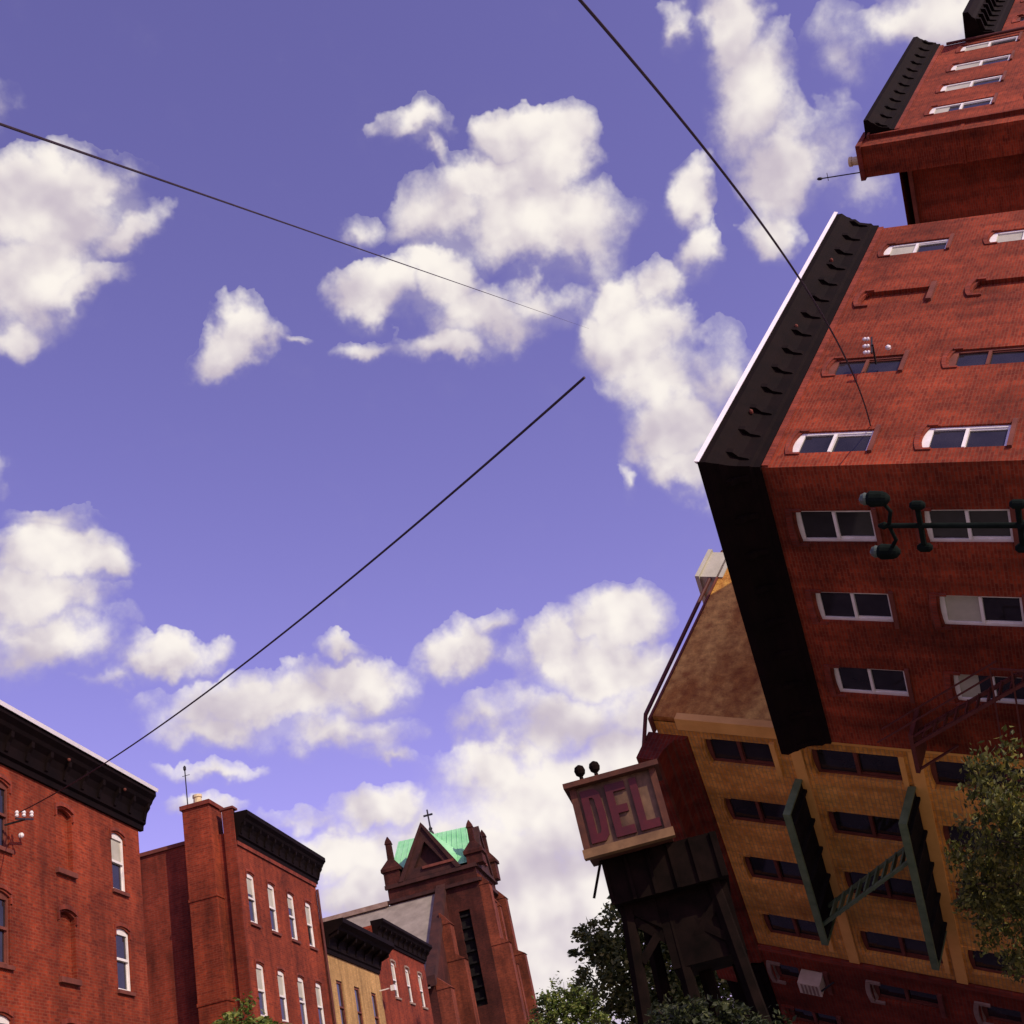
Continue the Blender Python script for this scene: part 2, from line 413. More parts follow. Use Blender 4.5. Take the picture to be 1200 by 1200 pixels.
class MB:
    def __init__(self):
        self.bm = bmesh.new()

    def face(self, pts):
        vs = [self.bm.verts.new(p) for p in pts]
        return self.bm.faces.new(vs)

    def hexa(self, p):
        """p: eight corners, four around the bottom then four around the top"""
        v = [self.bm.verts.new(q) for q in p]
        for f in ((3, 2, 1, 0), (4, 5, 6, 7), (0, 1, 5, 4), (1, 2, 6, 5), (2, 3, 7, 6), (3, 0, 4, 7)):
            self.bm.faces.new([v[i] for i in f])

    def box(self, x0, x1, y0, y1, z0, z1):
        self.hexa([(x0, y0, z0), (x1, y0, z0), (x1, y1, z0), (x0, y1, z0),
                   (x0, y0, z1), (x1, y0, z1), (x1, y1, z1), (x0, y1, z1)])

    def mbox(self, M, u0, u1, v0, v1, d0, d1):
        self.hexa([M(u0, v0, d0), M(u1, v0, d0), M(u1, v0, d1), M(u0, v0, d1),
                   M(u0, v1, d0), M(u1, v1, d0), M(u1, v1, d1), M(u0, v1, d1)])

    def loft(self, rings, cap=True):
        rs = [[self.bm.verts.new(p) for p in r] for r in rings]
        n = len(rs[0])
        for a, b in zip(rs, rs[1:]):
            for i in range(n):
                self.bm.faces.new((a[i], a[(i + 1) % n], b[(i + 1) % n], b[i]))
        if cap:
            self.bm.faces.new(list(reversed(rs[0])))
            self.bm.faces.new(rs[-1])

    def tube(self, path, rad, n=8):
        path = [Vector(p) for p in path]
        rings = []
        for i, p in enumerate(path):
            t = (path[min(i + 1, len(path) - 1)] - path[max(i - 1, 0)]).normalized()
            a = t.orthogonal().normalized() if i == 0 else (a - t * a.dot(t)).normalized()
            b = t.cross(a)
            r = rad[i] if isinstance(rad, (list, tuple)) else rad
            rings.append([p + (a * math.cos(2 * math.pi * k / n) + b * math.sin(2 * math.pi * k / n)) * r for k in range(n)])
        self.loft(rings)

    def bar(self, p, q, w, h=None):
        """square bar from p to q"""
        self.tube([p, q], w * 0.7071, 4)

    def lathe(self, c, axis, prof, n=12):
        c, t = Vector(c), Vector(axis).normalized()
        a = t.orthogonal().normalized()
        b = t.cross(a)
        self.loft([[c + t * h + (a * math.cos(2 * math.pi * k / n) + b * math.sin(2 * math.pi * k / n)) * max(r, 1e-3)
                    for k in range(n)] for r, h in prof])

    def build(self, name, mat, parent, root=None, label=None):
        base = BASE[root or parent]
        for v in self.bm.verts:
            v.co -= base
        bmesh.ops.recalc_face_normals(self.bm, faces=self.bm.faces[:])
        me = bpy.data.meshes.new(name)
        self.bm.to_mesh(me)
        self.bm.free()
        me.materials.append(MAT[mat])
        o = bpy.data.objects.new(name, me)
        COL.objects.link(o)
        o.parent = parent
        BASE[o] = base
        if label:
            o['label'] = label
        return o

def on_front(y0):
    return lambda u, v, d: (u, y0 - d, v)                     # a wall facing -Y

def on_flank(x0):
    return lambda u, v, d: (x0 - d, u, v)                     # a wall facing -X

def wall_panel(mb, M, u0, u1, v0, v1, holes, reveal=0.20):
    us = sorted({u0, u1, *[h[0] for h in holes], *[h[1] for h in holes]})
    vs = sorted({v0, v1, *[h[2] for h in holes], *[h[3] for h in holes]})
    us = [u for u in us if u0 <= u <= u1]
    vs = [v for v in vs if v0 <= v <= v1]
    vert = {}
    def V(u, v):
        if (u, v) not in vert:
            vert[(u, v)] = mb.bm.verts.new(M(u, v, 0))
        return vert[(u, v)]
    for a, b in zip(us, us[1:]):
        for c, d in zip(vs, vs[1:]):
            uc, vc = (a + b) / 2, (c + d) / 2
            if any(h[0] < uc < h[1] and h[2] < vc < h[3] for h in holes):
                continue
            mb.bm.faces.new((V(a, c), V(b, c), V(b, d), V(a, d)))
    for h in holes:
        c = [(h[0], h[2]), (h[1], h[2]), (h[1], h[3]), (h[0], h[3])]
        for i in range(4):
            p, q = c[i], c[(i + 1) % 4]
            mb.face([M(*p, 0), M(*q, 0), M(*q, -reveal), M(*p, -reveal)])

def profile(mb, M, u0, u1, prof, mitre0=0, mitre1=0):
    """extrude a (depth, height) outline along u; a mitred end follows the depth round a corner"""
    r0 = [M(u0 - mitre0 * d, v, d) for d, v in prof]
    r1 = [M(u1 + mitre1 * d, v, d) for d, v in prof]
    mb.loft([r0, r1])

def arch_head(mb, M, u0, u1, v1, rise, hood, thick, infill=-0.10):
    """a segmental brick arch closing the top of an opening, with a raised hood over it"""
    n = 8
    uc, hw = (u0 + u1) / 2, (u1 - u0) / 2
    f = lambda u: v1 - rise * ((u - uc) / hw) ** 2
    pts = [u0 + (u1 - u0) * i / n for i in range(n + 1)]
    for a, b in zip(pts, pts[1:]):
        mb.hexa([M(a, f(a), infill), M(b, f(b), infill), M(b, f(b), -0.003), M(a, f(a), -0.003),
                 M(a, v1 + .001, infill), M(b, v1 + .001, infill), M(b, v1 + .001, -0.003), M(a, v1 + .001, -0.003)])
    e = 0.07
    g = lambda u: v1 + 0.05 - rise * ((u - uc) / (hw + e)) ** 2
    pts = [u0 - e + (u1 - u0 + 2 * e) * i / n for i in range(n + 1)]
    for a, b in zip(pts, pts[1:]):
        mb.hexa([M(a, g(a), -0.002), M(b, g(b), -0.002), M(b, g(b), hood), M(a, g(a), hood),
                 M(a, g(a) + thick, -0.002), M(b, g(b) + thick, -0.002), M(b, g(b) + thick, hood), M(a, g(a) + thick, hood)])
    # drops at both ends of the hood
    for a, b in ((u0 - e, u0 - 0.002), (u1 + 0.002, u1 + e)):
        mb.mbox(M, a, b, v1 - rise - 0.16, g(u0 - e), -0.002, hood)

def window(root, M, u0, u1, v0, v1, frame='white_paint', glass='window_glass', depth=0.05, arch=0.10, hood=0.035,
           sill='sill_stone', lintel='lintel_brick', upper=None, drop=1.0, fw=0.075, thick=0.10):
    mb = MB()
    d0, d1 = -depth - 0.06, -depth
    vm = (v0 + v1) / 2
    mb.mbox(M, u0, u0 + fw, v0, v1, d0, d1)
    mb.mbox(M, u1 - fw, u1, v0, v1, d0, d1)
    mb.mbox(M, u0 + fw, u1 - fw, v0, v0 + fw, d0, d1)
    mb.mbox(M, u0 + fw, u1 - fw, v1 - fw - arch, v1, d0, d1)
    mb.mbox(M, u0 + fw, u1 - fw, vm - 0.035, vm + 0.035, d0, d1 + 0.02)
    # sash stiles, the lower sash set back
    mb.mbox(M, u0 + fw, u0 + fw + 0.04, v0 + fw, vm - 0.035, d0 - 0.02, d1 - 0.03)
    mb.mbox(M, u1 - fw - 0.04, u1 - fw, v0 + fw, vm - 0.035, d0 - 0.02, d1 - 0.03)
    w = mb.build('window', frame, root)
    mb = MB()
    mb.mbox(M, u0 + fw, u1 - fw, v0 + fw, vm - 0.035, d0 - 0.03, d0 + 0.005)
    if not upper:
        mb.mbox(M, u0 + fw, u1 - fw, vm + 0.035, v1 - fw - arch, d0 - 0.01, d0 + 0.02)
    mb.build('pane', glass, w, root)
    if upper:
        vt = v1 - fw - arch
        vb = vt - (vt - vm - 0.035) * drop
        mb = MB()
        mb.mbox(M, u0 + fw, u1 - fw, vb, vt, d0 - 0.01, d0 + 0.02)
        mb.build('blind', upper, w, root)
        if drop < 1:
            mb = MB()
            mb.mbox(M, u0 + fw, u1 - fw, vm + 0.035, vb, d0 - 0.03, d0 + 0.005)
            mb.build('pane', glass, w, root)
    if sill:
        mb = MB()
        mb.mbox(M, u0 - 0.08, u1 + 0.08, v0 - 0.10, v0 - 0.002, -0.19, 0.07)
        mb.build('sill', sill, w, root)
    if lintel:
        mb = MB()
        arch_head(mb, M, u0, u1, v1, max(arch, 0.02), hood, thick)
        mb.build('lintel', lintel, w, root)
    return w

def blind_window(root, M, u0, u1, v0, v1, brick='red_brick'):
    """an opening bricked up, its sill and arch left in place"""
    mb = MB()
    mb.mbox(M, u0, u1, v0, v1, -0.22, -0.13)
    w = mb.build('blocked_window', brick, root, label='window opening filled in with brick')
    mb = MB()
    mb.mbox(M, u0 - 0.08, u1 + 0.08, v0 - 0.14, v0 - 0.002, -0.19, 0.10)
    mb.build('sill', 'sill_stone', w, root)
    mb = MB()
    arch_head(mb, M, u0, u1, v1, 0.12, 0.06, 0.12)
    mb.build('lintel', 'lintel_brick', w, root)
    return w

def body(mb, x0, x1, y0, y1, z0, z1, front=True, flank=True):
    """the closed sides of a building other than its drawn front and flank"""
    q = [(x0, y0), (x1, y0), (x1, y1), (x0, y1)]
    for i in range(4):
        if (i == 0 and front) or (i == 3 and flank):
            continue
        (a, b), (c, d) = q[i], q[(i + 1) % 4]
        mb.face([(a, b, z0), (c, d, z0), (c, d, z1), (a, b, z1)])
    mb.face([(x, y, z0) for x, y in q])
    mb.face([(x, y, z1 - 0.05) for x, y in q])

def cornice(root, M, u0, u1, zb, zt, over, mitre0=0, mitre1=0, step=0.62, flash=True, name='cornice'):
    mb = MB()
    h = zt - zb
    prof = [(-0.05, zb), (0.07, zb), (0.09, zb + 0.13 * h), (0.16, zb + 0.17 * h), (0.20, zb + 0.40 * h), (0.28, zb + 0.55 * h),
            (over * 0.72, zb + 0.66 * h), (over * 0.80, zb + 0.74 * h), (over, zb + 0.84 * h), (over, zt), (-0.05, zt + 0.02)]
    profile(mb, M, u0, u1, prof, mitre0, mitre1)
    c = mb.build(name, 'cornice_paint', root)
    n = max(2, int((u1 - u0) / step))
    for i in range(n):
        mb = MB()
        u = u0 + 0.15 + (u1 - u0 - 0.3) * i / (n - 1)
        pr = [(0.05, zb + 0.16 * h), (0.21, zb + 0.24 * h), (0.27, zb + 0.42 * h), (over * 0.66, zb + 0.52 * h), (over * 0.70, zb + 0.66 * h), (0.05, zb + 0.66 * h)]
        profile(mb, M, u - 0.07, u + 0.07, pr)
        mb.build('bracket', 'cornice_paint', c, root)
    if flash:
        mb = MB()
        profile(mb, M, u0 - 0.02 * (1 - abs(mitre0)), u1 + 0.02, [(over - 0.14, zt + 0.03), (over + 0.055, zt - 0.075), (over + 0.085, zt + 0.03), (over - 0.12, zt + 0.085)], mitre0, mitre1)
        mb.build('roof_edge', 'roof_flashing', c, root)
    return c

# ------------------------------------------------------------------ ground
def structure(name, mat, quads):
    mb = MB()
    for x0, x1, y0, y1, z0, z1 in quads:
        mb.box(x0, x1, y0, y1, z0, z1)
    me = bpy.data.meshes.new(name)
    bmesh.ops.recalc_face_normals(mb.bm, faces=mb.bm.faces[:])
    mb.bm.to_mesh(me)
    mb.bm.free()
    me.materials.append(MAT[mat])
    o = bpy.data.objects.new(name, me)
    COL.objects.link(o)
    o['kind'] = 'structure'
    return o

structure('ground', 'earth', [(-2500, 2500, -2500, 2500, -1.0, -0.17)])
structure('road', 'asphalt', [(-120, 260, 4.6, 11.4, -0.5, -0.12)])
structure('pavement', 'pavement', [(-120, 260, 11.4, 17.6, -0.5, 0.0), (-120, 260, -40, 4.6, -0.5, 0.0)])

# ------------------------------------------------------------------ brick terrace, upright
F = on_front(16.0)

def corner_house():
    t = thing('brick_house', 'red brick corner house with black cornice and white roof edge, left of the chimney house', 'house', (28, 16, GROUND))
    x0, x1, z1 = 18.0, 34.57, 12.2
    wins, blinds = [], []
    for z in (9.86, 7.08, 4.25, 1.3):
        zt = z + 1.72
        wins += [(32.72, 33.55, z, zt), (26.48, 27.31, z, zt), (23.4, 24.2, z, zt)]
        blinds += [(29.58, 30.44, z, zt - 0.02)]
    mb = MB()
    wall_panel(mb, F, x0, x1, GROUND, z1, wins + blinds)
    body(mb, x0, x1, 16, 27, GROUND, z1, flank=False)
    mb.build('wall', 'red_brick', t)
    for i, (a, b, c, d) in enumerate(wins):
        white = a > 30 or c < 5
        window(t, F, a, b, c, d, frame='white_paint' if white else 'sill_stone', upper='pale_blind' if (a > 30 and c > 9) else None)
    for b in blinds:
        blind_window(t, F, *b)
    cornice(t, F, x0, x1 + 0.22, 12.0, 13.18, 0.56, step=0.9)
    for u in (29.6, 32.9):
        mb = MB()
        mb.lathe((u, 15.58, 12.75), (0, -1, 0.2), [(0.05, 0), (0.05, 0.03), (0.02, 0.06)], 8)
        mb.build('bolt', 'sill_stone', t)
    mb = MB()
    mb.box(31.5, 32.7, 16.9, 17.8, 12.1, 13.9)
    mb.build('hatch', 'concrete', t)
    return t

corner_house()

def row_of_windows(xs, w, rows, h):
    return [(x, x + w, z, z + h) for z in rows for x in xs]

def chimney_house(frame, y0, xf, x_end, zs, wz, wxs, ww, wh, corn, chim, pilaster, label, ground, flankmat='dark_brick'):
    """house with a chimney breast running up its flank"""
    t = thing('brick_house', label, 'house', ((xf + x_end) / 2, y0, ground), frame)
    M = on_front(y0)
    wins = row_of_windows(wxs, ww, wz, wh)
    mb = MB()
    wall_panel(mb, M, xf, x_end, ground, zs, wins)
    body(mb, xf, x_end, y0, y0 + 10, ground, zs)
    mb.build('wall', 'red_brick', t)
    # flank wall with its parapet, then the lower rear part under a dark coping
    K = on_flank(xf)
    py0, py1, pz, rear = pilaster
    mb = MB()
    wall_panel(mb, K, y0, py1, ground, zs + 0.3, [])
    mb.box(xf, xf + 0.3, y0 + 0.002, y0 + 0.40, zs - 0.1, pz - 0.35)
    mb.mbox(K, y0 - 0.06, y0 + 0.36, ground, pz - 0.36, 0.0, 0.10)
    wall_panel(mb, K, py1, y0 + 9.9, ground, rear, [])
    mb.build('flank_wall', flankmat, t)  # darker brick than the front dims this side: shade put into the colour
    mb = MB()
    mb.mbox(K, py1 - 0.02, y0 + 9.9, rear, rear + 0.14, -0.4, 0.08)
    mb.mbox(K, y0 - 0.10, y0 + 0.42, pz - 0.36, pz - 0.28, -0.34, 0.14)
    mb.build('coping', 'sill_stone', t)
    # chimney breast with string courses
    p = 0.70
    mb = MB()
    mb.mbox(K, py0, py1, ground, pz - 0.16, 0.0, p)
    mb.mbox(K, py0, py1, zs - 0.2, pz - 0.16, -0.55, 0.0)
    for v in (pz - 3.6, pz - 7.2):
        mb.mbox(K, py0 - 0.03, py1 + 0.03, v, v + 0.12, 0.0, p + 0.03)
    c = mb.build('chimney', 'red_brick', t)
    mb = MB()
    mb.mbox(K, py0 - 0.07, py1 + 0.07, pz - 0.16, pz, -0.62, p + 0.07)
    mb.build('chimney_cap', 'lintel_brick', c, t)
    mb = MB()
    mb.lathe((xf - 0.25, (py0 + py1) / 2 + 0.06, pz), (0, 0, 1), [(0.17, 0), (0.15, 0.32), (0.18, 0.34), (0.18, 0.44), (0.12, 0.44)], 12)
    mb.build('chimney_pot', 'clay_pot', c, t)
    mb = MB()
    ax, ay = xf - 0.45, py1 - 0.14
    mb.tube([(ax, ay, pz - 0.1), (ax, ay, pz + 1.5)], 0.022, 6)
    mb.lathe((ax, ay, pz + 1.45), (0, 0, 1), [(0.03, 0), (0.06, 0.05), (0.06, 0.14), (0.02, 0.2)], 8)
    mb.tube([(ax, ay - 0.18, pz + 1.25), (ax, ay + 0.12, pz + 1.25)], 0.012, 5)
    mb.build('aerial', 'black_iron', c, t)
    for w in wins:
        window(t, M, *w, upper='pale_blind', fw=0.10, depth=0.04, arch=0.06, drop=random.choice((1.0, 1.0, 0.8, 0.55)))
    zb, zt, over = corn
    cornice(t, M, xf + 0.1, x_end + 0.2, zb, zt, over, step=0.75, flash=False)
    # brick string under the cornice
    mb = MB()
    mb.mbox(M, xf + 0.12, x_end, zb - 0.16, zb - 0.002, -0.002, 0.06)
    mb.build('string_course', 'lintel_brick', t)
    # downpipe at the party wall
    mb = MB()
    mb.tube([(x_end - 0.12, y0 - 0.10, ground), (x_end - 0.12, y0 - 0.10, zb - 0.3)], 0.06, 8)
    mb.build('downpipe', 'red_iron', t)
    return t

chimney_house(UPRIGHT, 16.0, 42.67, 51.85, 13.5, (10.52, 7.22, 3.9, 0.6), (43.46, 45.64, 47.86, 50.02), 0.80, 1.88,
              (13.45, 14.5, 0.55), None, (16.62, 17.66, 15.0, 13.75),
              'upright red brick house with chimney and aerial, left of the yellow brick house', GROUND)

def yellow_house():
    t = thing('terrace_house', 'narrow yellow brick house under a deep black cornice, beside the red chimney house', 'house', (56, 16, GROUND))
    x0, x1, z1 = 51.87, 60.2, 10.6
    wins = row_of_windows((53.0, 55.6, 58.3), 0.86, (7.3, 4.1, 0.9), 2.2)
    mb = MB()
    wall_panel(mb, F, x0, x1, GROUND, z1, wins)
    body(mb, x0, x1, 16, 26, GROUND, z1, flank=False)
    mb.build('wall', 'yellow_brick', t)
    for w in wins:
        window(t, F, *w, frame='sill_stone', lintel=None, arch=0.03, sill='stone_trim')
    cornice(t, F, x0 + 0.02, x1 - 0.02, 10.5, 11.75, 1.0, step=1.1, flash=False)
    mb = MB()
    mb.box(x0 + 0.05, x1 - 0.05, 16.2, 26, 11.3, 11.7)
    mb.build('roof', 'roof_tar', t)
    mb = MB()
    mb.box(59.7, 60.0, 15.2, 15.4, 9.55, 9.8)
    mb.bar((59.85, 15.99, 9.7), (59.85, 15.35, 9.7), 0.05)
    mb.build('wall_lamp', 'porcelain', t)
    return t

yellow_house()

def far_red_house():
    t = thing('terrace_house', 'bright red brick house with small pale windows, between yellow house and church', 'house', (65, 16, GROUND))
    x0, x1, z1 = 60.22, 70.3, 12.3
    wins = row_of_windows((62.8, 65.6, 68.3), 0.85, (9.7, 6.5, 3.3, 0.2), 1.75)
    mb = MB()
    wall_panel(mb, F, x0, x1, GROUND, z1, wins)
    body(mb, x0, x1, 16, 26, GROUND, z1, flank=False)
    mb.face([(x0, 16, GROUND), (x0, 26, GROUND), (x0, 26, z1 + .6), (x0, 16, z1 + .6)])
    mb.build('wall', 'red_brick', t)
    for w in wins:
        window(t, F, *w, upper='pale_blind', arch=0.05, lintel='stone_trim', sill='stone_trim')
    cornice(t, F, x0 + 0.05, x1 + 0.15, 12.2, 13.1, 0.62, step=0.9, flash=False)
    return t

far_red_house()

# ------------------------------------------------------------------ church
def church():
    t = thing('church', 'brick church with square tower, green copper roof and cross', 'church', (99, 20, GROUND))
    X, Y0, Y1 = 95.0, 16.2, 23.5
    K, S = on_flank(X), on_front(Y0)
    XB = 103.0
    # tower shaft
    mb = MB()
    lanc_f = [(17.3, 18.2, 12.5, 19.6)]
    lanc_s = [(96.4, 97.5, 13.5, 20.5), (98.4, 99.5, 13.5, 20.5), (100.4, 101.5, 13.5, 20.5), (96.4, 97.5, 4, 10.5), (98.4, 99.5, 4, 10.5), (100.4, 101.5, 4, 10.5)]
    wall_panel(mb, K, Y0, Y1, GROUND, 22.9, lanc_f, 0.4)
    wall_panel(mb, S, X, XB, GROUND, 22.9, lanc_s, 0.5)
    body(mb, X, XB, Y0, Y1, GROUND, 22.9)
    tw = mb.build('tower', 'church_brick_shaded', t)
    for M, hs in ((K, lanc_f), (S, lanc_s)):
        for a, b, c, d in hs:
            mb = MB()
            mb.mbox(M, a, b, c, d, -0.5, -0.38)
            for k in range(8):
                v = c + (d - c) * (k + 0.5) / 8
                mb.mbox(M, a, b, v, v + 0.14, -0.36, -0.16)
            mb.build('louvre', 'floor_iron', tw, t)
    # base moulding of the belfry
    mb = MB()
    mb.mbox(K, Y0 - 0.25, Y1 + 0.25, 21.5, 21.75, -0.1, 0.32)
    mb.mbox(K, Y0 - 0.15, Y1 + 0.15, 22.65, 22.95, -0.1, 0.25)
    mb.mbox(S, X, XB + 0.25, 21.5, 21.75, -0.1, 0.32)
    mb.mbox(S, X, XB + 0.15, 22.65, 22.95, -0.1, 0.25)
    mb.build('string_course', 'brownstone_shaded', tw, t)
    # front gable with a recessed louvre, and a matching one on the street side
    def gable(M, a, b, zb, za, name):
        mb = MB()
        uc = (a + b) / 2
        outer = [M(a, zb, 0.10), M(b, zb, 0.10), M(uc, za, 0.10)]
        inn = [M(a + 1.2, zb + 0.75, 0.10), M(b - 1.2, zb + 0.75, 0.10), M(uc, za - 1.3, 0.10)]
        rec = [M(a + 1.2, zb + 0.75, -0.45), M(b - 1.2, zb + 0.75, -0.45), M(uc, za - 1.3, -0.45)]
        back = [M(a, zb, -0.6), M(b, zb, -0.6), M(uc, za, -0.6)]
        for i in range(3):
            j = (i + 1) % 3
            mb.face([outer[i], outer[j], inn[j], inn[i]])
            mb.face([inn[i], inn[j], rec[j], rec[i]])
            mb.face([outer[i], outer[j], back[j], back[i]])
        mb.face(rec)
        mb.face(back)
        g = mb.build(name, 'brownstone_shaded', t)
        mb = MB()
        for (p, q) in ((a, uc), (b, uc)):
            s = 0.22 if p < q else -0.22
            mb.hexa([M(p - s, zb - 0.1, -0.7), M(p + s, zb - 0.1, -0.7), M(p + s, zb - 0.1, 0.25), M(p - s, zb - 0.1, 0.25),
                     M(q, za + 0.25, -0.7), M(q + s * .02, za - 0.1, -0.7), M(q + s * .02, za - 0.1, 0.25), M(q, za + 0.25, 0.25)])
        mb.build('gable_coping', 'brownstone_shaded', g, t)
        mb = MB()
        mb.mbox(M, a + 0.3, uc + 0.5, zb + 0.5, zb + 0.70, -0.1, 0.26)
        mb.build('sill', 'sill_stone', g, t)
    gable(K, 17.45, 22.3, 23.0, 26.95, 'gable')
    gable(S, 96.6, 101.6, 23.0, 26.6, 'gable')
    # copper roof, ridge along the tower's front
    mb = MB()
    r0, r1 = (99.0, Y1 - 0.6, 27.3), (99.0, Y0 + 0.6, 27.0)
    e = [(X + 0.1, Y1 - .1, 23.2), (X + 0.1, Y0 + .1, 23.2), (XB - .1, Y0 + .1, 23.2), (XB - .1, Y1 - .1, 23.2)]
    mb.face([e[0], e[1], r1, r0])
    mb.face([e[1], e[2], r1])
    mb.face([e[2], e[3], r0, r1])
    mb.face([e[3], e[0], r0])
    gx = (X - 0.1, 19.87, 26.9)
    mb.face([(X - .1, 22.2, 23.1), gx, (99.0, 19.87, 26.9), (97.0, 22.2, 24.6)])
    mb.face([gx, (X - .1, 17.55, 23.1), (97.0, 17.55, 24.6), (99.0, 19.87, 26.9)])
    for i in range(15):                                      # standing seams
        k = (i + 0.5) / 15
        a, b = Vector(e[0]).lerp(Vector(e[1]), k), Vector(r0).lerp(Vector(r1), k)
        mb.bar(a, b, 0.05)
    rf = mb.build('roof', 'verdigris', t)
    mb = MB()
    mb.tube([(99, 20.0, 26.9), (99, 20.0, 29.3)], 0.07, 6)
    mb.box(98.95, 99.05, 19.6, 20.4, 28.75, 28.9)
    mb.lathe((99, 20.0, 27.2), (0, 0, 1), [(0.25, 0), (0.12, 0.3), (0.18, 0.45), (0.08, 0.6)], 8)
    mb.build('cross', 'black_iron', rf, t)
    # corner pinnacles with shouldered caps
    for (px, py, ztop, zs) in ((X + 0.5, 22.95, 26.6, 24.5), (X + 0.5, 16.1, 26.2, 24.2), (XB - 0.5, 16.3, 27.0, 24.8), (XB - .5, 23.0, 26.6, 24.5)):
        mb = MB()
        mb.box(px - 0.65, px + 0.65, py - 0.65, py + 0.65, 22.9, zs - 0.5)
        mb.loft([[(px - r, py - r, z), (px + r, py - r, z), (px + r, py + r, z), (px - r, py + r, z)]
                 for r, z in ((0.80, zs - 0.5), (0.80, zs - 0.25), (0.24, zs + 0.55), (0.22, ztop - 0.35), (0.28, ztop - 0.3), (0.20, ztop), (0.03, ztop + 0.35))])
        mb.build('pinnacle', 'church_brick_shaded', t)
    # stepped buttresses on the street side and at the front corner
    def buttress(px0, px1, py_in, steps):
        mb = MB()
        for i, (z0, z1, proj) in enumerate(steps):
            mb.box(px0, px1, py_in - proj, py_in, z0, z1)
            mb.hexa([(px0 - .05, py_in - proj - .08, z1), (px1 + .05, py_in - proj - .08, z1), (px1 + .05, py_in, z1), (px0 - .05, py_in, z1),
                     (px0, py_in - 0.1, z1 + 0.9), (px1, py_in - 0.1, z1 + 0.9), (px1, py_in, z1 + 0.9), (px0, py_in, z1 + 0.9)])
        mb.build('buttress', 'church_brick_lit', t)
    st = [(GROUND, 10.5, 1.9), (10.5, 16.5, 1.4), (16.5, 21.2, 0.8)]
    buttress(95.1, 96.2, Y0, st)
    buttress(97.6, 98.3, Y0, [(a, b - 1.0, c * 0.7) for a, b, c in st])
    buttress(99.6, 100.3, Y0, [(a, b - 1.0, c * 0.7) for a, b, c in st])
    buttress(101.9, 103.0, Y0, st)
    # nave running back from the tower, slate roof falling towards the street corner
    N0, N1 = 19.0, 40.0
    mb = MB()
    KN = on_flank(86.0)
    wall_panel(mb, KN, N0, N1, GROUND, 13.6, [(22 + 4 * i, 23.3 + 4 * i, 4, 11) for i in range(4)], 0.4)
    mb.face([(86, N0, GROUND), (95, N0, GROUND), (95, N0, 21.2), (86, N0, 13.6)])
    mb.face([(86, N1, GROUND), (95, N1, GROUND), (95, N1, 21.2), (86, N1, 13.6)])
    mb.face([(95, N0, GROUND), (95, N1, GROUND), (95, N1, 21.2), (95, N0, 21.2)])
    nv = mb.build('nave', 'church_brick_shaded', t)
    for i in range(4):
        mb = MB()
        mb.mbox(KN, 22 + 4 * i, 23.3 + 4 * i, 4, 11, -0.5, -0.4)
        mb.build('lancet', 'window_glass', nv, t)
    mb = MB()
    mb.hexa([(85.6, N0 + .3, 13.2), (94.95, N0 + .3, 21.1), (94.95, N1 + .2, 21.1), (85.6, N1 + .2, 13.2),
             (85.6, N0 + .3, 13.45), (94.95, N0 + .3, 21.4), (94.95, N1 + .2, 21.4), (85.6, N1 + .2, 13.45)])
    nr = mb.build('nave_roof', 'slate', t)
    mb = MB()
    mb.box(94.6, 95.1, N0 + 4.6, N1 + .2, 21.38, 21.75)
    mb.build('ridge', 'stone_trim', nr, t)
    # gable coping and the big buttress at its foot, facing the street
    mb = MB()
    mb.hexa([(85.6, N0 - .15, 13.3), (95.0, N0 - .15, 21.3), (95.0, N0 + .6, 21.3), (85.6, N0 + .6, 13.3),
             (85.6, N0 - .15, 14.0), (95.0, N0 - .15, 22.0), (95.0, N0 + .6, 22.0), (85.6, N0 + .6, 14.0)])
    mb.build('gable_coping', 'brownstone_shaded', nv, t)
    buttress(86.0, 87.2, N0, [(GROUND, 8.0, 1.6), (8.0, 13.0, 1.0)])
    buttress(91.2, 92.6, N0, [(GROUND, 9.5, 2.0), (9.5, 15.5, 1.3), (15.5, 18.2, 0.7)])
    return t

church()

